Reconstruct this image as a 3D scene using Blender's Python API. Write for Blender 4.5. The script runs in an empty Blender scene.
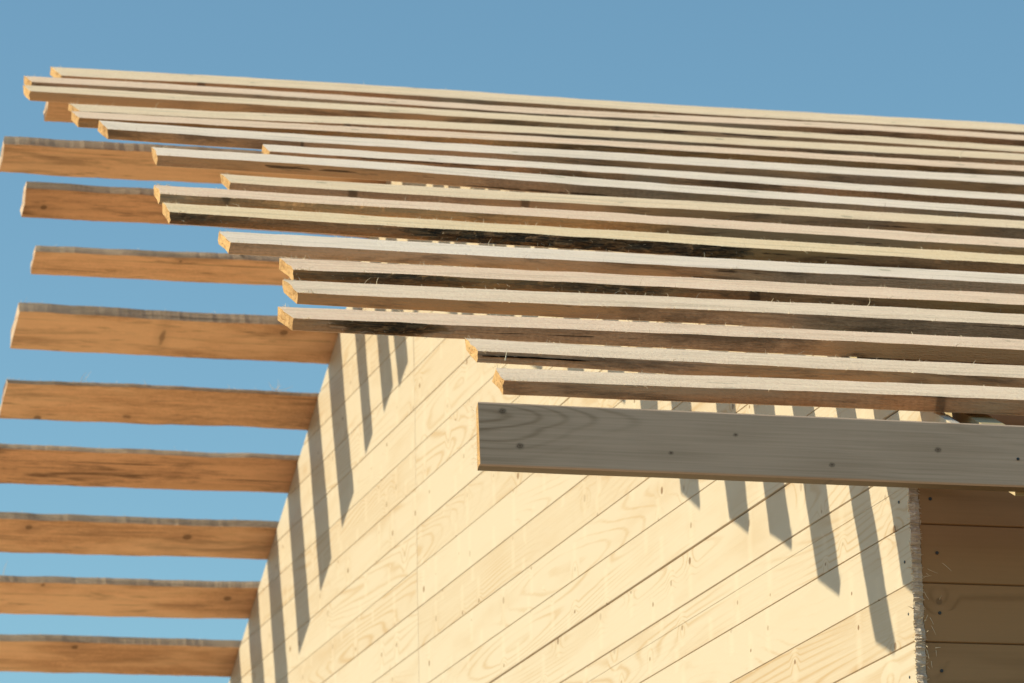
import bpy, math, random
from mathutils import Vector, Matrix, noise

random.seed(11)
SC = bpy.context.scene
COL = SC.collection
K = 0.7185                 # survey units -> metres
ZG = 2.825                 # height of the survey datum above the ground
def W(x, y, z): return Vector((K*x, K*y, K*z + ZG))

# ------------------------------------------------------------------ node helpers
class NT:
    def __init__(s, name, disp=False):
        s.m = bpy.data.materials.new(name); s.m.use_nodes = True
        s.t = s.m.node_tree; s.t.nodes.clear()
        s.out = s.n('ShaderNodeOutputMaterial'); s.b = s.n('ShaderNodeBsdfPrincipled')
        s.l(s.b.outputs[0], s.out.inputs[0])
    def n(s, typ, **kw):
        nd = s.t.nodes.new(typ)
        for k, v in kw.items(): setattr(nd, k, v)
        return nd
    def l(s, a, b): s.t.links.new(a, b)
    def put(s, sock, v):
        if hasattr(v, 'is_linked') or hasattr(v, 'links'): s.l(v, sock)
        elif isinstance(v, (tuple, list)) and len(v) == 3 and sock.type == 'RGBA': sock.default_value = (*v, 1)
        else: sock.default_value = v
    def math(s, op, a, b=0.0, c=0.0):
        nd = s.n('ShaderNodeMath', operation=op)
        s.put(nd.inputs[0], a); s.put(nd.inputs[1], b)
        if op in ('MULTIPLY_ADD',): s.put(nd.inputs[2], c)
        return nd.outputs[0]
    def vmath(s, op, a, b=(0, 0, 0)):
        nd = s.n('ShaderNodeVectorMath', operation=op)
        s.put(nd.inputs[0], a); s.put(nd.inputs[1], b)
        return nd.outputs['Value'] if op in ('LENGTH', 'DOT_PRODUCT') else nd.outputs[0]
    def noise(s, vec, scale=1.0, detail=4.0, rough=0.55, dist=0.0):
        nd = s.n('ShaderNodeTexNoise'); s.put(nd.inputs['Vector'], vec)
        nd.inputs['Scale'].default_value = scale; nd.inputs['Detail'].default_value = detail
        nd.inputs['Roughness'].default_value = rough; nd.inputs['Distortion'].default_value = dist
        return nd.outputs['Fac']
    def ramp(s, v, lo, hi, a=0.0, b=1.0, smooth=True):
        nd = s.n('ShaderNodeMapRange'); nd.interpolation_type = 'SMOOTHSTEP' if smooth else 'LINEAR'
        s.put(nd.inputs['Value'], v)
        for k, x in (('From Min', lo), ('From Max', hi), ('To Min', a), ('To Max', b)): nd.inputs[k].default_value = x
        return nd.outputs[0]
    def mix(s, f, a, b, blend='MIX'):
        nd = s.n('ShaderNodeMix', data_type='RGBA', blend_type=blend)
        s.put(nd.inputs[0], f); s.put(nd.inputs[6], a); s.put(nd.inputs[7], b)
        return nd.outputs[2]
    def xyz(s, v):
        nd = s.n('ShaderNodeSeparateXYZ'); s.put(nd.inputs[0], v); return nd.outputs
    def comb(s, x, y, z):
        nd = s.n('ShaderNodeCombineXYZ')
        for i, v in enumerate((x, y, z)): s.put(nd.inputs[i], v)
        return nd.outputs[0]
    def attr(s, name):
        return s.n('ShaderNodeAttribute', attribute_name=name).outputs['Fac']
    def obj(s): return s.n('ShaderNodeTexCoord').outputs['Object']
    def rand(s): return s.n('ShaderNodeObjectInfo').outputs['Random']
    def bump(s, h, strength=0.4, dist=0.002):
        nd = s.n('ShaderNodeBump'); nd.inputs['Strength'].default_value = strength
        nd.inputs['Distance'].default_value = dist; s.put(nd.inputs['Height'], h)
        s.l(nd.outputs[0], s.b.inputs['Normal'])
    def done(s, col, rough=0.75, spec=0.25):
        s.put(s.b.inputs['Base Color'], col); s.put(s.b.inputs['Roughness'], rough)
        s.b.inputs['Specular IOR Level'].default_value = spec
        return s.m

def knots(t, vec, sx, sy, keep, r):
    """round knots scattered one per stretched cell; returns (knot mask, halo mask, along-distance)"""
    vs = t.vmath('MULTIPLY', vec, (sx, sy, 1.0))
    vo = t.n('ShaderNodeTexVoronoi', feature='F1'); t.put(vo.inputs['Vector'], vs); vo.inputs['Scale'].default_value = 1.0
    d = t.vmath('SUBTRACT', vs, vo.outputs['Position'])
    d = t.vmath('MULTIPLY', d, (1/sx, 1/sy, 0.0))
    c = t.xyz(vo.outputs['Color'])
    on = t.math('GREATER_THAN', c[0], 1-keep)
    size = t.math('MULTIPLY_ADD', c[1], 1.1, 0.45)
    ln = t.math('DIVIDE', t.vmath('LENGTH', d), size)
    k = t.math('MULTIPLY', t.ramp(ln, r*0.55, r, 1, 0), on)
    h = t.math('MULTIPLY', t.ramp(ln, 0.0, r*6, 1, 0), on)
    al = t.math('ABSOLUTE', t.xyz(d)[0])
    st = t.math('MULTIPLY', t.ramp(al, 0.0, 0.022, 1, 0), on)
    return k, h, st, c

# ------------------------------------------------------------------ materials
def planed(name, pale, tan, knot, along, gr=0.5, keep=0.55, rings=46, rough=0.6, tone=0.10, spots=(), blotch=.35, streak_amt=.45, kr=.0075, fibamt=.55):
    """planed softwood with contour grain, knots and pale flecks; 'along' is the axis the grain runs on"""
    t = NT(name); p = t.xyz(t.obj()); pid = t.attr('pid')
    a = p[0] if along == 'x' else p[1]
    v = t.comb(t.math('MULTIPLY_ADD', pid, 53.1, a), t.math('MULTIPLY_ADD', pid, 7.7, p[2]), t.math('MULTIPLY', pid, 17.3))
    k, halo, streak, kc = knots(t, v, 3.6, 10.0, keep, kr)
    for (sa, sz, sr) in spots:
        dv = t.vmath('SUBTRACT', t.comb(a, p[2], 0.0), (sa, sz, 0.0))
        dv = t.vmath('MULTIPLY', dv, (.75, 1.0, 1.0))
        ln = t.math('ADD', t.vmath('LENGTH', dv), t.math('MULTIPLY_ADD', t.noise(dv, 220.0, 2.0), .003, -.0015))
        k = t.math('MAXIMUM', k, t.math('MULTIPLY', t.ramp(ln, sr*.25, sr, 1, 0), t.math('MULTIPLY_ADD', t.math('SINE', t.math('MULTIPLY', ln, 2600.0)), .22, .75)))
        dh = t.vmath('LENGTH', t.vmath('MULTIPLY', dv, (.35, 1.0, 1.0)))
        halo = t.math('MAXIMUM', halo, t.ramp(dh, 0.0, sr*7, 1, 0))
    low = t.noise(t.vmath('MULTIPLY', v, (0.55, 7.0, 1.0)), 1.0, 1.0, 0.35)
    wob = t.noise(t.vmath('MULTIPLY', v, (7.0, 26.0, 1.0)), 1.0, 2.0)
    g = t.math('ADD', t.math('MULTIPLY', low, rings), t.math('MULTIPLY', halo, 9.0))
    g = t.math('ADD', g, t.math('MULTIPLY', wob, 2.2))
    s = t.math('SINE', g)
    line = t.math('POWER', t.math('MULTIPLY_ADD', s, 0.5, 0.5), 4.0)
    where = t.ramp(t.noise(t.vmath('MULTIPLY', v, (1.6, 7.0, 1.0)), 1.0, 2.0), 0.36, 0.62)
    fib = t.noise(t.vmath('MULTIPLY', v, (4.0, 300.0, 1.0)), 1.0, 4.0, .65)
    board = t.n('ShaderNodeTexWhiteNoise', noise_dimensions='1D'); t.put(board.inputs['W'], pid)
    bt = t.math('MULTIPLY_ADD', board.outputs['Value'], 2*tone, -tone)
    f = t.math('MULTIPLY', t.math('MULTIPLY', line, where), gr)
    f = t.math('ADD', f, t.math('MULTIPLY', t.math('SUBTRACT', fib, 0.5), fibamt))
    f = t.math('ADD', f, bt)
    f = t.math('ADD', f, t.math('MULTIPLY', halo, 0.20))
    nd = t.n('ShaderNodeClamp'); t.put(nd.inputs[0], f)
    c = t.mix(nd.outputs[0], pale, tan)
    blot = t.ramp(t.noise(t.vmath('MULTIPLY', v, (2.2, 11.0, 1.0)), 1.0, 3.0), 0.5, 0.8)
    c = t.mix(t.math('MULTIPLY', blot, blotch), c, tan)
    c = t.mix(t.math('MULTIPLY', streak, streak_amt), c, tuple(min(.9, x*1.08+.015) for x in pale))
    dark = t.math('MULTIPLY', k, t.ramp(kc[2], 0.2, 0.9, 0.35 if not spots else .95, 0.95))
    c = t.mix(dark, c, knot)
    t.bump(t.math('MULTIPLY_ADD', line, 0.3, t.math('MULTIPLY', fib, 0.5)), 0.25, 0.0008)
    return t.done(c, rough, 0.3)

def sawn(name, c1, c2, dirt, patch=None, patch_amt=0.0, dirt_amt=0.3, saw=0.3, bark=False, fibre=0.7, rough=0.85, knot_amt=0.6, bumpy=0.8, var=1.2, stain=0.0, spots=()):
    """rough sawn timber; grain on local x"""
    t = NT(name); o = t.obj(); r = t.rand()
    v = t.vmath('ADD', o, t.comb(t.math('MULTIPLY', r, 71.0), t.math('MULTIPLY', r, 13.0), t.math('MULTIPLY', r, 5.0)))
    fine = t.noise(t.vmath('MULTIPLY', v, (30.0, 420.0, 420.0)), 1.0, 4.0, 0.6)
    grain = t.noise(t.vmath('MULTIPLY', v, (2.2, 70.0, 70.0)), 1.0, 4.0, 0.6, 0.3)
    mott = t.noise(t.vmath('MULTIPLY', v, (150.0, 360.0, 360.0)), 1.0, 3.0, 0.7)
    low = t.noise(t.vmath('MULTIPLY', v, (1.7, 8.0, 8.0)), 1.0, 3.0)
    x = t.xyz(v)[0]
    sw = t.math('SINE', t.math('ADD', t.math('MULTIPLY', x, 520.0), t.math('MULTIPLY', low, 9.0)))
    sw = t.math('MULTIPLY', sw, t.ramp(t.noise(t.vmath('MULTIPLY', v, (5.0, 9.0, 9.0)), 1.0, 2.0), 0.35, 0.7))
    f = t.math('MULTIPLY', t.math('ADD', t.math('SUBTRACT', grain, 0.5), t.math('SUBTRACT', fine, 0.5)), fibre*1.6)
    f = t.math('ADD', f, t.math('MULTIPLY', t.math('SUBTRACT', mott, 0.5), 1.3))
    f = t.math('ADD', f, t.math('MULTIPLY', sw, saw*0.35))
    f = t.math('ADD', f, t.math('MULTIPLY', t.math('SUBTRACT', low, 0.5), var))
    f = t.math('ADD', f, 0.5)
    if not name.startswith('sawn_'): f = t.math('ADD', f, t.math('MULTIPLY_ADD', r, .7, -.30))
    nd = t.n('ShaderNodeClamp'); t.put(nd.inputs[0], f)
    c = t.mix(nd.outputs[0], c1, c2)
    if patch:
        pm = t.ramp(t.noise(t.vmath('MULTIPLY', v, (1.1, 5.0, 5.0)), 1.0, 4.0, .6), 0.46, 0.58)
        c = t.mix(t.math('MULTIPLY', pm, patch_amt), c, patch)
    dm = t.ramp(t.noise(t.vmath('MULTIPLY', v, (11.0, 110.0, 110.0)), 1.0, 5.0, 0.65), 0.56, 0.72)
    dl = t.ramp(t.noise(t.vmath('MULTIPLY', v, (1.5, 6.0, 6.0)), 1.0, 2.0), 0.4, 0.65)
    c = t.mix(t.math('MULTIPLY', t.math('MULTIPLY', dm, dl), dirt_amt), c, dirt)
    if stain:
        sn = t.noise(t.vmath('MULTIPLY', v, (3.2, 24.0, 24.0)), 1.0, 6.0, .68, .5)
        c = t.mix(t.math('MULTIPLY', t.ramp(sn, .50, .68), stain), c, tuple(x*.8 for x in dirt))
        cr = t.noise(t.vmath('MULTIPLY', v, (1.6, 120.0, 120.0)), 1.0, 3.0, .5)
        c = t.mix(t.math('MULTIPLY', t.ramp(cr, .66, .70), min(1, stain*1.2)), c, tuple(x*.35 for x in dirt))
    if name.startswith('sawn_'):
        sp = t.noise(t.vmath('MULTIPLY', v, (230.0, 70.0, 70.0)), 1.0, 3.0, .75)
        pt = t.ramp(t.noise(t.vmath('MULTIPLY', v, (4.0, 14.0, 14.0)), 1.0, 3.0), .35, .7, .35, 1.0)
        c = t.mix(t.math('MULTIPLY', t.math('MULTIPLY', t.ramp(sp, .52, .68), pt), .30), c, tuple(x*.5 for x in c2))
        c = t.mix(t.math('MULTIPLY', t.ramp(sp, .36, .48, 1, 0), .35), c, (.99, .83, .62))
        h0 = t.math('MULTIPLY', sp, .25)
        wv = t.noise(t.vmath('MULTIPLY', v, (3.0, 38.0, 38.0)), 1.0, 4.0, .7)
        c = t.mix(t.math('MULTIPLY', t.ramp(wv, .52, .66), .5), c, tuple(x*.55 for x in c2))
    k, halo, st, kc = knots(t, v, 1.9, 13.0, 0.5, 0.010)
    for (sx_, sy_, rx, ry) in spots:
        dv = t.vmath('MULTIPLY', t.vmath('SUBTRACT', o, (sx_, sy_, 0.0)), (1/rx, 1/ry, 0.0))
        ln = t.math('ADD', t.vmath('LENGTH', dv), t.math('MULTIPLY_ADD', t.noise(o, 60.0, 3.0), 1.0, -.5))
        k = t.math('MAXIMUM', k, t.math('MULTIPLY', t.ramp(ln, .35, 1.0, 1, 0), .9))
        halo = t.math('MAXIMUM', halo, t.ramp(ln, 0.5, 3.2, .8, 0))
    c = t.mix(t.math('MULTIPLY', halo, 0.30*knot_amt), c, dirt)
    c = t.mix(t.math('MULTIPLY', k, knot_amt), c, tuple(d*0.5 for d in dirt))
    h = t.math('ADD', fine, t.math('MULTIPLY', mott, 0.8))
    h = t.math('ADD', h, t.math('MULTIPLY', sw, 0.25*saw))
    if name.startswith('sawn_'): h = t.math('ADD', h, h0)
    if bark:
        bk = t.attr('bark')
        bn = t.noise(t.vmath('MULTIPLY', v, (22.0, 210.0, 210.0)), 1.0, 6.0, 0.75, .6)
        bc = t.mix(t.ramp(bn, 0.4, 0.72), (0.045, 0.026, 0.015), (0.38, 0.20, 0.09))
        m = t.ramp(t.math('ADD', bk, t.math('MULTIPLY', t.math('SUBTRACT', bn, 0.5), 1.9)), 0.40, 0.72)
        c = t.mix(m, c, bc)
        h = t.math('ADD', h, t.math('MULTIPLY', t.math('MULTIPLY', bn, bk), 3.0))
    t.bump(h, bumpy, 0.0022)
    if name.startswith('sawn_'):
        t.b.inputs['Sheen Weight'].default_value = .50; t.b.inputs['Sheen Roughness'].default_value = .55
        t.b.inputs['Sheen Tint'].default_value = (1, .83, .64, 1)
    return t.done(c, rough, 0.15)

DIRT = (0.10, 0.065, 0.04)
TOP = {
 'cream':  sawn('sawn_cream',  (0.970, 0.673, 0.478), (0.840, 0.534, 0.333), (.36, .25, .15), dirt_amt=.3, saw=.12, stain=.22),
 'white':  sawn('sawn_white',  (0.980, 0.771, 0.698), (0.886, 0.648, 0.557), (.36, .29, .22), dirt_amt=.25, saw=.12, stain=.22),
 'yellow': sawn('sawn_yellow', (0.970, 0.652, 0.403), (0.860, 0.540, 0.286), (.36, .25, .12), dirt_amt=.25, saw=.12, stain=.22),
 'pink':   sawn('sawn_pink',   (0.980, 0.636, 0.493), (0.845, 0.478, 0.335), (.34, .20, .13), dirt_amt=.35, saw=.12, stain=.22),
 'grey':   sawn('sawn_grey',   (0.980, 0.683, 0.532), (0.783, 0.503, 0.374), (.07, .055, .045), dirt_amt=.8, fibre=1.1, saw=.12, stain=.22),
 'tan':    sawn('sawn_tan',    (0.978, 0.684, 0.484), (0.803, 0.511, 0.329), (.16, .12, .08), dirt_amt=.5, saw=.12, stain=.22),
}
EDGE = {
 'taupe': sawn('edge_taupe', (0.792, 0.462, 0.280), (0.432, 0.236, 0.135), DIRT, (.70, .35, .16), .85, .5, .15, True, var=1.9, stain=.65),
 'red':   sawn('edge_red',   (0.840, 0.410, 0.205), (0.456, 0.200, 0.090), DIRT, (.54, .36, .23), .8, .5, .15, True, var=1.9, stain=.65),
 'brown': sawn('edge_brown', (0.816, 0.389, 0.155), (0.408, 0.184, 0.070), DIRT, (.48, .30, .17), .8, .6, .15, True, var=1.9, stain=.65),
 'dark':  sawn('edge_dark',  (0.504, 0.231, 0.100), (0.228, 0.100, 0.040), (.04, .025, .016), (.52, .26, .10), .8, .8, .15, True, var=1.9, stain=.65),
}
M_END = sawn('end_grain', (.70, .42, .19), (.45, .24, .10), (.20, .10, .04), dirt_amt=.7, saw=.3, fibre=1.1, stain=.5, knot_amt=0)
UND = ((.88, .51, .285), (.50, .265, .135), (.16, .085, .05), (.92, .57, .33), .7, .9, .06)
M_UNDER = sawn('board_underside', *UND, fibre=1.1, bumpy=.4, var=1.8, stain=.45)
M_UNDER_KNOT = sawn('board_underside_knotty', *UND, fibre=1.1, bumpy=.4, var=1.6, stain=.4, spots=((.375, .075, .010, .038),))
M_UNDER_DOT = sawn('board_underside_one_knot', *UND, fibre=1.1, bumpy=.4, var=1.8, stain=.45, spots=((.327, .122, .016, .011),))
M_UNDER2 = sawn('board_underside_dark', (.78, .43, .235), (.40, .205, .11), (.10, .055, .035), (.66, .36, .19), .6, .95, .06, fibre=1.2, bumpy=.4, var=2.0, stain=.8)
M_FAREDGE = sawn('board_edge_weathered', (.76, .54, .38), (.40, .265, .175), (.15, .11, .08), (.62, .45, .32), .7, .6, .3, fibre=.9, var=1.8, stain=.4)
M_FAREDGE_RED = sawn('board_edge_reddish', (.74, .50, .33), (.42, .25, .15), (.12, .08, .06), (.66, .50, .38), .7, .5, .3, var=1.8, stain=.4)
M_FAREND = sawn('board_end_pale', (.72, .52, .40), (.58, .40, .29), (.4, .25, .18), dirt_amt=.2, knot_amt=0)
M_GABLE = planed('gable_cladding_wood', (.565, .455, .345), (.455, .29, .15), (.22, .12, .055), 'y', gr=.6, keep=.97, tone=.24, rings=190, streak_amt=.42, kr=.0066, fibamt=.75)
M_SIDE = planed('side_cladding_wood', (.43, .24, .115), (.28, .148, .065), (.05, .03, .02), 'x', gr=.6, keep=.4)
BEAM_KNOTS = ((-0.7622, 2.9592, 0.0065), (-0.7367, 2.9075, 0.0065), (-0.4031, 2.9377, 0.004), (-0.5048, 2.9061, 0.004), (-0.2529, 2.8977, 0.005), (-0.0825, 2.9275, 0.006))
M_BEAM = planed('planed_fascia_wood', (.72, .475, .335), (.40, .245, .15), (.10, .055, .03), 'x', gr=.75, keep=0.0, rings=170, fibamt=1.3, spots=BEAM_KNOTS, blotch=.1)
M_BEAM_SHADE = planed('planed_fascia_underside_shade', (.22, .155, .085), (.14, .09, .045), (.05, .03, .02), 'x', gr=.6, keep=.2)  # shade under the beam put into a darker wood colour
M_RAW = sawn('raw_plank_ends', (.92, .78, .68), (.62, .49, .40), (.20, .14, .10), dirt_amt=.7, saw=.2, fibre=1.2, knot_amt=0, bumpy=1.0)
M_FIBRE = NT('wood_fibre').done((.86, .69, .50), .8, .1)
M_RAFTER = planed('rafter_wood', (.58, .45, .28), (.40, .27, .14), (.12, .07, .04), 'y', gr=.6)
t = NT('nail_steel'); M_NAIL = t.done((.06, .062, .068), .5, .4); t.b.inputs['Metallic'].default_value = .3
t = NT('groove_backing'); M_BACK = t.done((.33, .19, .085), .9, .1)  # plain brown backing seen through the plank grooves
t = NT('sandy_ground'); o = t.obj(); q = t.xyz(o)
c = t.mix(t.noise(o, 0.6, 6.0), (.56, .41, .33), (.43, .31, .245))
c = t.mix(t.ramp(t.noise(o, 9.0, 6.0, .7), .45, .75), c, (.36, .28, .19))
e = t.mix(t.noise(o, 1.3, 7.0, .65), (.34, .25, .145), (.25, .175, .10))
wb = t.math('MULTIPLY', t.math('SUBTRACT', t.noise(o, .5, 5.0), .5), 2.4)
m = t.math('MULTIPLY', t.ramp(t.math('ADD', q[0], wb), -.6, .5, 1, 0), t.ramp(t.math('ADD', q[0], wb), -11, -9, 0, 1))
m = t.math('MULTIPLY', m, t.math('MULTIPLY', t.ramp(t.math('ADD', q[1], wb), -2.5, -1.0, 0, 1), t.ramp(t.math('ADD', q[1], wb), 11, 13, 1, 0)))
c = t.mix(m, e, c)  # unseen pale yard and darker earth zones, laid out to shape bounce light
t.bump(t.noise(o, 14.0, 8.0, .7), .6, .03); M_GROUND = t.done(c, .95, .1)

# ------------------------------------------------------------------ mesh helpers
def make(name, verts, faces, mats, fmat=None, parent=None, loc=None, rot=None, smooth=False):
    me = bpy.data.meshes.new(name); me.from_pydata([tuple(v) for v in verts], [], faces)
    for m in mats: me.materials.append(m)
    if fmat: me.polygons.foreach_set('material_index', fmat)
    if smooth: me.polygons.foreach_set('use_smooth', [True]*len(me.polygons))
    me.update()
    o = bpy.data.objects.new(name, me); COL.objects.link(o)
    if parent: o.parent = parent
    if loc is not None: o.location = loc
    if rot is not None: o.rotation_euler = rot
    return o

def tag(o, label=None, cat=None, group=None, kind=None):
    for k, v in (('label', label), ('category', cat), ('group', group), ('kind', kind)):
        if v: o[k] = v
    return o

def strand(V, F, p, d, up, length, r, curl, segs=4):
    """one thin tapering curved wood fibre as a three sided tube"""
    d = d.normalized(); up = (up - d*up.dot(d)).normalized(); s = d.cross(up)
    base = len(V); q = p.copy(); ang = 0.0
    for i in range(segs+1):
        u = i/segs; rr = r*(1-.75*u)
        dd = d*math.cos(ang) + up*math.sin(ang)
        nn = up*math.cos(ang) - d*math.sin(ang)
        for k in range(3):
            a = k*2.0944
            V.append(q + nn*(rr*math.cos(a)) + s*(rr*math.sin(a)))
        q = q + dd*(length/segs); ang += curl/segs
    for i in range(segs):
        for k in range(3):
            a, b = base+i*3+k, base+i*3+(k+1) % 3
            F.append((a, b, b+3, a+3))
    F.append((base+segs*3, base+segs*3+1, base+segs*3+2)); F.append((base+2, base+1, base))

def nz(x, y=0.0, z=0.0): return noise.noise(Vector((x, y, z)))

# ------------------------------------------------------------------ sawn boards
def board(name, label, cat, group, origin, ex, ey, length, w, th, mats, seed, dense,
          wave=.005, bow=.009, bark=0.0, bark_span=(0, 99), wane=0.0, back_round=0.0, skew=0.0, fuzz=30, taper=0.0, thick2=None):
    """mats = (top, bottom, front edge, back edge, end). Local x along, y across (front edge y=0), z up."""
    ex = ex.normalized(); ez = ex.cross(ey).normalized(); ey = ez.cross(ex)
    xs = []; x = 0.0
    while x < length:
        xs.append(x); x += 0.012 if x < dense else 0.09
    xs.append(length)
    # loop of the section: front edge up, top, back edge down, bottom
    def section(x, i):
        s = seed*7.31
        yb = bow*1.4*nz(x*.55, s, 3.1)
        zb = bow*nz(x*.8, s, 9.7) - ((thick2 or th)-th)*min(1, x/.9)
        e0 = 1.3*wave*nz(x*3.1, s, .3)+wave*.8*nz(x*11, s, 1.9)+.0012*nz(x*60, s, 2.2)
        e1 = 1.3*wave*nz(x*2.7, s, 5.3)+wave*.7*nz(x*9, s, 7.9)+.0013*nz(x*60, s, 8.2)
        bk = 0.0
        if bark > 0:
            bk = bark*max(0., min(1., .62+1.5*nz(x*3.2, s, 12.5)))
            a, b = bark_span
            bk *= max(0., min(1., (x-a)/.12+(1 if a <= 0 else 0)))*max(0., min(1., (b-x)/.12))
        wn = wane*max(0., .55+1.3*nz(x*1.3, s, 15.5)) + bk*.004
        W_ = w + taper*x
        tt = (th + ((thick2 or th)-th)*min(1, x/.9))*(1+.05*nz(x*1.1, s, 21.0))
        r = .0014
        pts = []
        for u in (0.0, .33, .66, 1.0):           # front edge, bottom to top
            y = e0 + wn*u*u + bk*.004*nz(x*22, u*3, s)+ bk*.003*nz(x*60, u*5, s)
            if u in (0.0, 1.0): y += r*.5
            pts.append((y, tt*(.04 + .92*u)))
        yt = e0 + wn + r
        for u in (0.0, .25, .5, .75, 1.0):
            z = tt + .0009*nz(x*14, u*5, s+4) - (.0006 if u in (0., 1.) else 0)
            pts.append((yt + (W_+e1-yt-r)*u, z))
        pts.append((W_+e1, tt*.95)); pts.append((W_+e1-back_round*.4, tt*(.05+.5*min(1, back_round/.02))))
        pts.append((W_+e1-r-back_round, 0)); pts.append(((W_-back_round)*.5, .0004*nz(x*9, s))); pts.append((e0+r*1.5, 0))
        return [(p[0]+yb, p[1]+zb) for p in pts], bk
    V = []; BK = []; n = 14
    for i, x in enumerate(xs):
        pts, bk = section(x, i)
        for j, (y, z) in enumerate(pts):
            dx = 0.0
            if i == 0:
                dx = skew*(y/w-.5)*w + .0045*nz(y*60, z*60, seed*1.7) + .0018*nz(y*260, z*260, seed)
            V.append((x+dx, y, z)); BK.append(bk*(.45, .8, 1.0, .9)[j] if j < 4 else (bk*.5 if j == 4 else 0.0))
    F = []; FM = []
    def slot(j): return 2 if j < 4 else (0 if j < 8 else (3 if j < 11 else 1))
    for i in range(len(xs)-1):
        for j in range(n):
            a, b = i*n+j, i*n+(j+1) % n
            F.append((a, a+n, b+n, b)); FM.append(slot(j))
    # end caps: a few rings inwards for a rough face
    for i, sgn in ((0, -1), (len(xs)-1, 1)):
        ring = [i*n+j for j in range(n)]
        cy = sum(V[k][1] for k in ring)/n; cz = sum(V[k][2] for k in ring)/n
        prev = ring
        for f in (.66, .33):
            new = []
            for k in ring:
                px, py, pz = V[k]
                y = cy+(py-cy)*f; z = cz+(pz-cz)*f
                V.append((xs[i]+(skew*(y/w-.5)*w+.0045*nz(y*60, z*60, seed*1.7)+.002*nz(y*240, z*240, seed+2) if i == 0 else 0), y, z)); BK.append(0.0); new.append(len(V)-1)
            for j in range(n):
                a, b = prev[j], prev[(j+1) % n]; c_, d_ = new[(j+1) % n], new[j]
                F.append((a, b, c_, d_) if sgn < 0 else (d_, c_, b, a)); FM.append(4)
            prev = new
        F.append(tuple(prev) if sgn < 0 else tuple(reversed(prev))); FM.append(4)
    o = make(name, V, F, mats, FM)
    at = o.data.attributes.new('bark', 'FLOAT', 'POINT'); at.data.foreach_set('value', BK)
    R = Matrix((ex, ey, ez)).transposed().to_4x4(); R.translation = origin
    o.matrix_world = R
    tag(o, label, cat, group)
    if fuzz:
        V2 = []; F2 = []; rn = random.Random(seed*31+5)
        for _ in range(int(fuzz*2.6)):
            x = rn.random()*min(length, dense)
            if rn.random() < .12: x = rn.random()*.03
            pts, bk = section(x, 1)
            back = rn.random() < .35
            y, z = pts[8] if back else pts[rn.choice((3, 4, 4, 4))]
            L = rn.choice((.004, .005, .007, .009)) * (2.4 if rn.random() < .07 else 1)
            d = Vector((rn.uniform(-1, 1), rn.uniform(.0, .7) if back else rn.uniform(-.9, .1), rn.uniform(.15, 1)))
            strand(V2, F2, Vector((x, y, z-.0006)), d, Vector((rn.uniform(-1, 1), rn.uniform(-1, 1), -.4)), L, rn.uniform(.00025, .00055), rn.uniform(.2, 1.9))
        if bark > .3:
            for _ in range(int(fuzz*.8)):
                x = rn.random()*min(length, dense); pts, bk = section(x, 1)
                if bk < .2: continue
                y, z = pts[rn.choice((0, 1, 2))]
                strand(V2, F2, Vector((x, y+.001, z)), Vector((rn.uniform(-1, 1), -.5, rn.uniform(-.8, .5))), Vector((rn.uniform(-1, 1), -.2, rn.uniform(-1, 1))),
                       rn.uniform(.004, .012), rn.uniform(.0002, .0004), rn.uniform(.1, 1.1))
        f = make('splinters', V2, F2, [M_FIBRE], parent=o); f['kind'] = 'stuff'
    return o

def crack(b, x0, x1, z, seed):
    V = []; F = []; n = 40
    for i in range(n+1):
        u = i/n; x = x0+(x1-x0)*u; h = .0011*min(1, 6*(1-u), 3*u+.5)*(1+.6*nz(x*50, seed))
        y = -.0012 + B2FRONT(x); zc = z+.0012*nz(x*9, seed)
        V += [(x, y, zc-h), (x, y, zc+h), (x, y+.006, zc+h), (x, y+.006, zc-h)]
    for i in range(n):
        for q in range(4):
            a, c_ = i*4+q, i*4+(q+1) % 4; F.append((a, c_, c_+4, a+4))
    F += [(3, 2, 1, 0), (n*4, n*4+1, n*4+2, n*4+3)]
    o = make('edge_crack', V, F, [M_CRACK], parent=b); return o
t = NT('crack_dark'); M_CRACK = t.done((.015, .011, .008), .9, .05)

SL, SF = .465, .461
NN = Vector((0, -SL, 1)).normalized()              # normal of the near slope
EYN = Vector((0, 1, SL)).normalized()
def near(k, label, L, yl, xr, yr, w, th, th2, top, edge, **kw):
    m = (yr-yl)/(xr+L)
    ex = Vector((1, m, m*SL)).normalized()
    P = Vector((-L, yl, .4065+SL*yl)) - NN*th
    return board('roof_batten', label, 'roof batten', 'rough sawn battens across the near roof slope', W(*P), ex, EYN,
                 K*(5.6+L+kw.pop('extra', 0)), K*w, K*th, (TOP[top], TOP['tan'], EDGE[edge], EDGE[edge], M_END), k, K*(L+2.5), thick2=K*th2, **kw)

near(1, 'lowest roof batten, speckled grey top, directly above the smooth fascia beam', .977, -.184, .186, -.195, 0.148, .0325, 0.0360, 'grey', 'red', fuzz=70, skew=.08)
B2 = near(2, 'second lowest roof batten with short end and long dark crack in its edge', .958, .105, .316, .109, 0.158, .0265, 0.0380, 'grey', 'taupe', fuzz=90, skew=.08, wave=.005, wane=.004, bark=.35, bark_span=(0, .35))
bpy.context.view_layer.update()
_v = [v.co for v in B2.data.vertices]
def B2FRONT(x): return min(v.y for v in _v if abs(v.x-x) < .02 and .006 < v.z < .016)
crack(B2, .004, .18, .0115, 3.3)
near(3, 'third batten from the fascia with black stained front edge at its long end', 1.317, .378, .458, .438, 0.148, .029, 0.0380, 'pink', 'taupe', fuzz=90, back_round=.014, bark=1.3, bark_span=(-1, .30), wave=.005)
near(4, 'grey topped batten with rounded end above the black stained one', 1.23, .702, .578, .724, 0.174, .0285, 0.0375, 'grey', 'taupe', fuzz=120, back_round=.012)
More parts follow.
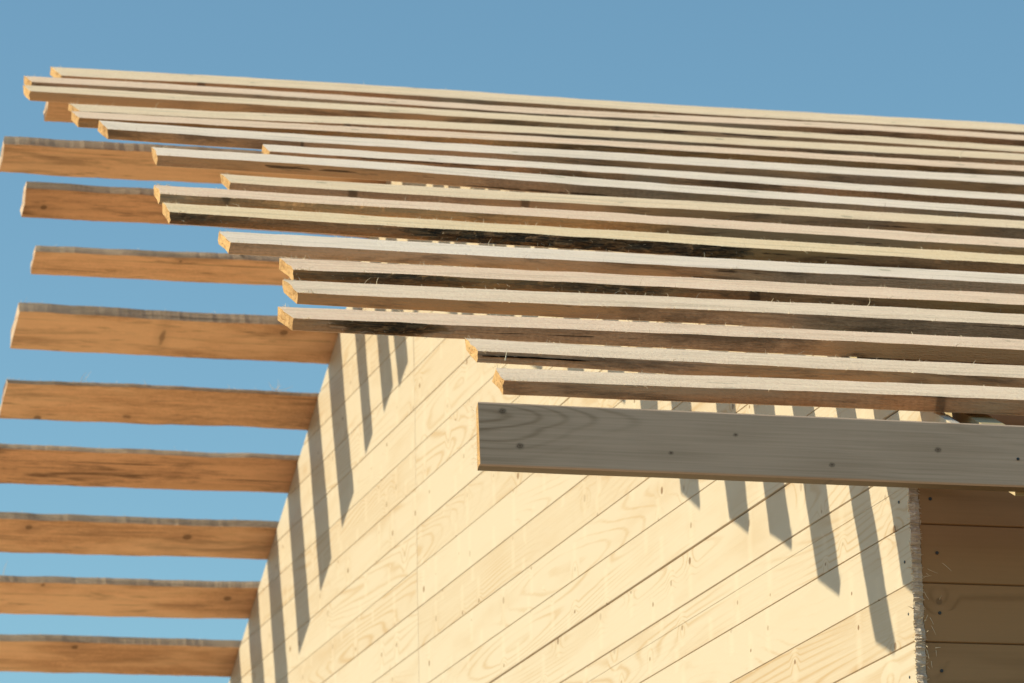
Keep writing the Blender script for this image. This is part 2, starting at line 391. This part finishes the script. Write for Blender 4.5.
near(5, 'batten with ragged dark bark edge and torn end just above the rounded grey one', 1.171, 1.012, .702, 1.017, 0.176, .030, 0.0340, 'pink', 'dark', fuzz=130, bark=.8, bark_span=(-1, 99), wane=.008, wave=.006)
near(6, 'pale batten with plain taupe edge just below the shaggy bark edged one', 1.26, 1.350, .833, 1.323, 0.172, .031, 0.0340, 'white', 'taupe', fuzz=60, back_round=.010)
near(7, 'yellow topped batten with shaggy black bark fibres hanging along its edge', 1.335, 1.742, .964, 1.634, 0.178, .030, 0.0340, 'yellow', 'dark', fuzz=170, bark=1.7, bark_span=(-1, 1.15), wane=.012, wave=.007)
near(8, 'wavy batten with scooped brown edge directly above the yellow bark edged one', 1.304, 2.055, 1.086, 1.920, 0.168, .029, 0.0340, 'pink', 'brown', fuzz=110, wane=.010, wave=.009, bark=.25)
near(9, 'short pale batten ending further right just above the wavy scooped one', 1.06, 2.320, 1.227, 2.250, 0.172, .026, 0.0340, 'cream', 'taupe', fuzz=60, back_round=.006)
near(10, 'whitish batten with frayed grey end standing out against the orange board behind', 1.184, 2.738, 1.356, 2.555, 0.166, .032, 0.0340, 'white', 'taupe', fuzz=40)
near(11, 'shortest whitish batten, its bright end furthest right of all', .81, 2.975, 1.485, 2.855, 0.158, .026, 0.0340, 'white', 'red', fuzz=40, bark=.5, bark_span=(0, .8))
near(12, 'long whitish batten with clean square end above the frayed one', 1.25, 3.181, 1.608, 3.143, 0.186, .031, 0.0340, 'white', 'taupe', fuzz=40)
near(13, 'pinkish batten tucked under the end of its pale neighbour, dark line along its top', 1.292, 3.438, 1.746, 3.462, 0.145, .030, 0.0340, 'pink', 'brown', fuzz=40, bark=.35, wave=.005)
near(14, 'cream batten with black bark notch near its splintered end, below the two longest', 1.262, 3.588, 1.872, 3.76, 0.176, .022, 0.0300, 'cream', 'red', fuzz=40, wane=.004, bark=.3)
near(15, 'long cream batten reaching furthest left, lower of the stacked pair', 1.36, 3.949, 1.963, 3.976, 0.160, .031, 0.0340, 'cream', 'taupe', fuzz=30, back_round=.008)
near(16, 'long pinkish batten lying right on top of the cream one near the ridge', 1.324, 4.158, 2.062, 4.209, 0.155, .026, 0.0300, 'pink', 'red', fuzz=30, bark=.2)
near(17, 'topmost cream ridge batten seen against the blue sky', 1.19, 4.401, 2.158, 4.435, 0.228, .027, 0.0300, 'cream', 'red', fuzz=40, wave=.003)

NF = Vector((0, SF, 1)).normalized(); EYF = Vector((0, 1, -SF)).normalized()
def far(k, label, L, ylow, w, th=.028, edge=None, under=None, **kw):
    y0 = ylow - w*EYF.y
    P = Vector((-L, y0, 4.544-SF*y0+.002))
    return board('roof_board', label, 'roof board', 'boards over the far roof slope seen from below', W(*P), Vector((1, 0, 0)), EYF,
                 K*(5.6+L), K*w, K*th, (TOP['tan'], under or M_UNDER, edge or M_FAREDGE, M_FAREDGE, M_FAREND), 40+k, K*(L+.4), **kw)
far(1, 'short orange board end peeking out just below the topmost long battens', 1.20, 4.69, .125, .024, fuzz=0)
far(2, 'narrow orange board with striped saw marks along its weathered top edge', 1.312, 4.937, .145, .038, fuzz=8)
far(3, 'narrow dark brown weathered board with grey top edge', 1.207, 5.146, .145, .034, under=M_UNDER2, fuzz=10)
far(4, 'narrow orange board, first one below that stands clear of the near battens', 1.130, 5.402, .125, .030, fuzz=10, wave=.003)
far(5, 'broad orange board with a large dark knot mid length', 1.142, 5.772, .205, .043, fuzz=14, under=M_UNDER_KNOT)
far(6, 'broad orange board with wavy pale fuzzy top edge and one small knot', 1.128, 6.126, .206, .018, fuzz=60, wave=.006, edge=M_FAREDGE_RED, under=M_UNDER_DOT)
far(7, 'broad reddish board with sooty stains along its lower edge', 1.135, 6.484, .208, .024, edge=M_FAREDGE_RED, under=M_UNDER2, fuzz=16)
far(8, 'broad orange board third from the bottom, with grey brown top edge', 1.19, 6.847, .200, .034, fuzz=24)
far(9, 'broad reddish brown board second from the bottom, paler wood at its lower edge', 1.22, 7.205, .200, .034, fuzz=20)
far(10, 'bottommost orange brown board with a few torn fibres on its edge', 1.16, 7.565, .204, .036, fuzz=30)

# ------------------------------------------------------------------ cabin
cabin = bpy.data.objects.new('timber_cabin', None); COL.objects.link(cabin); cabin.location = (0, 0, 0)
tag(cabin, 'unfinished timber cabin with sunlit pale plank gable under the open roof boards', 'cabin')

PIT, ZB = .1325, .092
YC, YE = .046, -.386           # near corner and the eave extension of the gable
ZEXT = .180
YFAR = 8.98
def ztop(y): return min(.363+SL*y, 4.541-SF*y)
def yspan(z):
    """span of the gable at height z"""
    lo = (z-.363)/SL; hi = (4.541-z)/SF
    if z >= ZEXT: lo = max(lo, YE)
    else: lo = YC
    return lo, min(hi, YFAR)
GT = .024
def gable():
    V = []; F = []; FM = []; PID = []; rn = random.Random(5)
    JOINT = 4.521
    k0 = int((-3.93-ZB)/PIT)-1
    rows = list(range(k0, 20))
    for k in rows:
        z0, z1 = ZB+k*PIT, ZB+(k+1)*PIT
        gap = .0007 if k not in (2, 1) else (.004 if k == 2 else .0018)
        pieces = [(z0, z1)]
        if z0 < ZEXT < z1: pieces = [(z0, ZEXT), (ZEXT, z1)]
        for (a, b) in pieces:
            a2 = a + (gap if a == z0 else 0); b2 = b
            if a2 >= 2.452: continue
            b2 = min(b2, 2.452)
            for half in (0, 1):
                pid = ((k*2+half)*.6180339) % 1.0
                ch = .0019
                prof = [(a2, .003), (a2+ch, 0), (b2-ch*.6, 0), (b2, .002)] if a == z0 else [(a2, 0), (a2+ch, 0), (b2-ch*.6, 0), (b2, .003)]
                if pieces[0] == (a, b) and len(pieces) == 2: prof = [(a2, .0045), (a2+ch, 0), (b2-ch, 0), (b2, 0)]
                nz_ = 40
                zs = [prof[0], prof[1]] + [(prof[1][0]+(prof[2][0]-prof[1][0])*i/nz_, 0) for i in range(1, nz_)] + [prof[2], prof[3]]
                out = rn.uniform(-.0009, .0009)
                base = len(V); cols = []
                for zi, (z, dep) in enumerate(zs):
                    lo, hi = yspan(z)
                    if half == 0: hi = min(hi, JOINT-.0012)
                    else: lo = max(lo, JOINT+.0006)
                    if hi <= lo: hi = lo+.0005
                    jag = half == 0 and abs(lo-YC) < 1e-6
                    j = (.006*nz(z*35, 2)+.006*nz(z*150, 3)+rn.uniform(-.003, .003)+.006*nz(z*500, 8)) if jag else 0
                    jj = (.010*nz(z*28, 7)+.009*nz(z*110, 5)+.004*nz(z*420, 9)-.003) if jag else 0
                    n = 3
                    V += [W(GT, lo+.004+jj*.6, z), W(GT*.5, lo+jj, z), W(dep+out, lo+j, z), W(dep+out, lo+.03+j*.2 if jag else lo+(hi-lo)*.1, z), W(dep+out, hi, z), W(GT, hi, z)]
                    PID += [pid]*6
                for i in range(len(zs)-1):
                    for q in range(5):
                        a_, b_ = base+i*6+q, base+i*6+q+1
                        F.append((a_, a_+6, b_+6, b_)); FM.append(1 if q < 2 else 0)
                m = len(zs)-1
                F.append(tuple(base+q for q in range(6))); FM.append(0)
                F.append(tuple(base+m*6+5-q for q in range(6))); FM.append(0)
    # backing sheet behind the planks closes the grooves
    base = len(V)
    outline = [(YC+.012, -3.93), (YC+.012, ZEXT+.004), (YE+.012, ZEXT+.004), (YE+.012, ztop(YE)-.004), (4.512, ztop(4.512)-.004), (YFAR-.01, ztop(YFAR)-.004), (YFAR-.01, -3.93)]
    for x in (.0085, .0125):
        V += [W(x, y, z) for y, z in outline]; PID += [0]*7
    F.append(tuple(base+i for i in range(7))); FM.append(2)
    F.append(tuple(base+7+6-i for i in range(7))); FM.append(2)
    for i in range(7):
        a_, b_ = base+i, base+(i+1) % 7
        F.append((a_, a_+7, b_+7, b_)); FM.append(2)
    o = make('gable_wall', V, F, [M_GABLE, M_RAW, M_BACK], FM, cabin)
    at = o.data.attributes.new('pid', 'FLOAT', 'POINT'); at.data.foreach_set('value', PID)
    # torn fibres along the cut corner
    V2 = []; F2 = []
    for _ in range(1000):
        z = rn.uniform(-.7, .2); xx = rn.choice((0., 0., rn.uniform(0, GT), rn.uniform(0, GT), GT))
        p = W(xx, YC+.002+rn.uniform(-.002, .006), z)
        big = rn.random() < .06
        strand(V2, F2, p, Vector((rn.uniform(-.7, .7), rn.uniform(-1, -.3), rn.uniform(-.6, .3))), Vector((rn.uniform(-1, 1), rn.uniform(-.2, .2), rn.uniform(-1, .3))),
               rn.uniform(.007, .014) if big else rn.uniform(.002, .006), rn.uniform(.0004, .0009) if not big else .0011, rn.uniform(-.3, .6))
    f = make('splinters', V2, F2, [M_FIBRE], parent=o); f['kind'] = 'stuff'
    return o
gw = gable()

def nail(parent, x, y, z, axis, r=.0028):
    V = []; F = []; n = 10
    for d, rr in ((0.0, r), (-.0012, r), (-.0016, r*.6)):
        for i in range(n):
            a = i*2*math.pi/n; u, v = rr*math.cos(a), rr*math.sin(a)
            V.append((d, u, v) if axis == 'x' else (u, d, v))
    for k in range(2):
        for i in range(n):
            a, b = k*n+i, k*n+(i+1) % n; F.append((a, b, b+n, a+n))
    F.append(tuple(range(2*n, 3*n)))
    o = make('nail', V, F, [M_NAIL], parent=parent); o.location = W(x, y, z)
    return o
for y, z in ((.107, .153), (.087, .013), (.077, -.106), (.088, -.245)): nail(gw, 0, y, z, 'x', .0024)

def side_wall():
    V = []; F = []; PID = []
    y0 = YC + .004
    for k in range(int((-3.93-ZB)/PIT)-1, 3):
        z0, z1 = ZB+k*PIT, min(ZB+(k+1)*PIT, .36)
        if z0 > .35: continue
        ch = .0026; pid = (k*.7548) % 1.0
        zs = [(z0+.001, .0045), (z0+.001+ch, 0), (z1-ch*.6, 0), (z1, .003)]
        base = len(V)
        for z, d in zs:
            V += [W(GT+.001, y0+d, z), W(6.4, y0+d, z), W(6.4, y0+GT, z), W(GT+.001, y0+GT, z)]; PID += [pid]*4
        for i in range(3):
            for q in range(4):
                a, b = base+i*4+q, base+i*4+(q+1) % 4; F.append((a, b, b+4, a+4))
        F.append((base+3, base+2, base+1, base)); F.append(tuple(base+12+q for q in range(4)))
    base = len(V)
    for x in (GT+.004, 6.39):
        for y, z in ((y0+.009, -3.93), (y0+.013, -3.93), (y0+.013, .36), (y0+.009, .36)): V.append(W(x, y, z)); PID.append(0)
    for q in range(4):
        a, b = base+q, base+(q+1) % 4; F.append((a, b, b+4, a+4))
    F.append((base+3, base+2, base+1, base)); F.append((base+4, base+5, base+6, base+7))
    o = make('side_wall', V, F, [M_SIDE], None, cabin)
    at = o.data.attributes.new('pid', 'FLOAT', 'POINT'); at.data.foreach_set('value', PID)
    V2 = []; F2 = []; rn = random.Random(8)
    for _ in range(16):          # slivers caught at the corner
        p = W(GT+.003+rn.random()**3*.05, y0+.001, rn.uniform(-.35, .12))
        strand(V2, F2, p, Vector((rn.uniform(-.3, 1), rn.uniform(-.5, -.1), rn.uniform(-1, .2))), Vector((1, -.2, 0)), rn.uniform(.006, .022), rn.uniform(.0006, .0011), rn.uniform(-.3, .4))
    f = make('splinters', V2, F2, [M_FIBRE], parent=o); f['kind'] = 'stuff'
    return o
sw = side_wall()
for x, z in ((.052, .150), (.062, .028), (.062, -.107), (.060, -.236)): nail(sw, x, YC+.004, z, 'y', .0028)

def prism(name, pts, x0, x1, mat, parent):
    n = len(pts); V = [W(x0, *p) for p in pts] + [W(x1, *p) for p in pts]
    F = [tuple(range(n)), tuple(range(2*n-1, n-1, -1))]
    for i in range(n):
        a, b = i, (i+1) % n; F.append((a, a+n, b+n, b))
    return make(name, V, F, [mat], None, parent)
RH = .118
for x in (.075, .95, 1.85, 2.75, 3.65, 4.55, 5.45, 6.2):
    yr = 4.512
    prism('rafter', [(YE-.002, ztop(YE)-.003-RH), (YE-.002, ztop(YE)-.003), (yr-.002, ztop(yr)-.003), (yr-.002, ztop(yr)-.003-RH)], x, x+.055, M_RAFTER, cabin)
    prism('rafter', [(yr+.002, ztop(yr)-.003-RH), (yr+.002, ztop(yr)-.003), (9.4, 4.541-SF*9.4-.003), (9.4, 4.541-SF*9.4-.003-RH)], x, x+.055, M_RAFTER, cabin)
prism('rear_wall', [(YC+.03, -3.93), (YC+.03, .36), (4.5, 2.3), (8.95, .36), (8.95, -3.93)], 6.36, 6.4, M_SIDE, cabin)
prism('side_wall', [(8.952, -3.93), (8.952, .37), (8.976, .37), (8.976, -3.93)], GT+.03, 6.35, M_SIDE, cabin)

# ------------------------------------------------------------------ fascia beam under the lowest batten
def fascia():
    y0, y1, zt, zb = -.440, -.389, .2045, .0705
    c = .0035
    prof = [(y0+c, zb), (y0, zb+c), (y0, zt-c), (y0+c, zt), (y1-c, zt), (y1, zt-c), (y1, zb+c), (y1-c, zb)]
    V = []; F = []; FM = []; n = 8; xs = [-1.113] + [-1.1+.05*i for i in range(80)] + [6.5]
    for i, x in enumerate(xs):
        for q, (y, z) in enumerate(prof):
            dx = (.004*nz(z*60, y*60)+.003*nz(z*190, y*50)+.0105*(y-y0)/(y1-y0)) if i == 0 else 0
            zz = z + .0012*nz(x*1.4, 4.4) + (.0006*nz(x*5, q) if 0 < i else 0)
            V.append(W(x+dx, y, zz))
    for i in range(len(xs)-1):
        for q in range(n):
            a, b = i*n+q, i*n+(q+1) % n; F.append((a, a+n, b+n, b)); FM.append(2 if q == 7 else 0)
    F.append(tuple(range(n))); FM.append(1); F.append(tuple(len(V)-1-q for q in range(n))); FM.append(0)
    o = make('fascia_beam', V, F, [M_BEAM, M_END, M_BEAM_SHADE], FM)
    at = o.data.attributes.new('pid', 'FLOAT', 'POINT'); at.data.foreach_set('value', [.37]*len(V))
    tag(o, 'smooth planed greyish fascia beam hanging below the lowest roof batten', 'fascia beam')
    V2 = []; F2 = []; rn = random.Random(3)
    for _ in range(60):
        strand(V2, F2, W(-1.113, rn.uniform(y0, y1), rn.uniform(zb, zt)), Vector((-1, rn.uniform(-.6, .3), rn.uniform(-.6, .6))), Vector((0, 0, 1)), rn.uniform(.001, .004), .0003, rn.uniform(-1, 1))
    f = make('splinters', V2, F2, [M_FIBRE], parent=o); f['kind'] = 'stuff'
    nail(o, .064, y0, .130, 'y', .0024)
    return o
fascia()

# ------------------------------------------------------------------ loose shavings lying on the boards
def shaving(label, p, parts):
    V = []; F = []
    for d, up, L, r, curl in parts: strand(V, F, Vector((0, 0, 0)), Vector(d), Vector(up), L, r, curl, 8)
    o = make('wood_shaving', V, F, [M_FIBRE]); o.location = W(*p)
    tag(o, label, 'wood shaving', 'loose curled wood shavings')
shaving('curled pale wood shaving standing on the battens near the ridge', (1.60, 3.64, 2.107), [((.1, .3, 1), (1, .2, 0), .036, .0011, 1.5)])
shaving('straight pale sliver bridging the two lowest battens near their ends', (-.935, -.01, .407), [((.3, .62, .7), (0, 0, 1), .030, .0012, .1)])
shaving('thin forked pale shaving on the upper edge of the fuzzy orange board', (-.861, 5.97, 1.826), [((.2, .2, 1), (1, 0, 0), .034, .0009, .8), ((.9, .1, .6), (0, 0, 1), .042, .0008, .6)])
shaving('clump of pale torn fibres on the fuzzy board close to the gable', (-.15, 5.97, 1.826), [((-1, .1, .5), (0, 0, 1), .03, .001, .9), ((.6, .1, 1), (1, 0, 0), .032, .0009, -.8), ((1, .2, .15), (0, 0, 1), .05, .001, .4), ((.2, -.3, .8), (1, 0, 0), .02, .001, 1.2)])
shaving('single upright pale shaving on the second lowest far board', (-.975, 7.03, 1.335), [((.15, .0, 1), (1, 0, 0), .040, .0010, .35)])

# ------------------------------------------------------------------ ground
g = make('ground', [(-900, -900, 0), (900, -900, 0), (900, 900, 0), (-900, 900, 0)], [(0, 1, 2, 3)], [M_GROUND])
g['kind'] = 'structure'

# ------------------------------------------------------------------ light
LD = Vector((1, -.16, -.56)).normalized()
sun = bpy.data.lights.new('sun', 'SUN'); sun.energy = 5.0; sun.angle = math.radians(.55); sun.color = (1.0, .94, .66)
so = bpy.data.objects.new('sun', sun); COL.objects.link(so); so.rotation_euler = LD.to_track_quat('-Z', 'Y').to_euler(); so.location = (-20, 5, 20)
world = bpy.data.worlds.new('World'); SC.world = world; world.use_nodes = True
nt = world.node_tree; bg = nt.nodes['Background']
sky = nt.nodes.new('ShaderNodeTexSky'); sky.sky_type = 'NISHITA'; sky.sun_disc = False
sky.sun_elevation = math.asin(-LD.z); sky.sun_rotation = math.atan2(-LD.x, -LD.y)
sky.air_density = 1.0; sky.dust_density = .4; sky.ozone_density = 0.8; sky.altitude = 0
tint = nt.nodes.new('ShaderNodeMix'); tint.data_type = 'RGBA'; tint.blend_type = 'MULTIPLY'; tint.inputs[0].default_value = 1
tint.inputs[7].default_value = (.77, 1.045, 1.03, 1)
nt.links.new(sky.outputs[0], tint.inputs[6]); nt.links.new(tint.outputs[2], bg.inputs[0]); bg.inputs[1].default_value = .134

# ------------------------------------------------------------------ camera
R = Matrix(((0.9650160226621688, -0.04539412792148755, -0.2582313868520561),
            (-0.2613248982864693, -0.24650886687285226, -0.9332430959233661),
            (-0.021292570085715147, 0.9680768315083831, -0.24974762212248366)))
R = (R @ Matrix.Rotation(math.pi, 3, 'Y') @ Matrix.Rotation(math.pi, 3, 'Y'))
cam = bpy.data.cameras.new('camera'); co = bpy.data.objects.new('camera', cam); COL.objects.link(co)
M4 = R.to_4x4(); M4.translation = W(-3.28991314, -8.58047812, -1.84381221); co.matrix_world = M4
cam.sensor_width = 36; cam.lens = 149.2538; cam.clip_start = .1; cam.clip_end = 3000
cam.dof.use_dof = True; cam.dof.focus_distance = 6.9; cam.dof.aperture_fstop = 14.0
SC.camera = co
SC.view_settings.view_transform = 'Standard'; SC.view_settings.look = 'None'; SC.view_settings.exposure = 0; SC.view_settings.gamma = 1
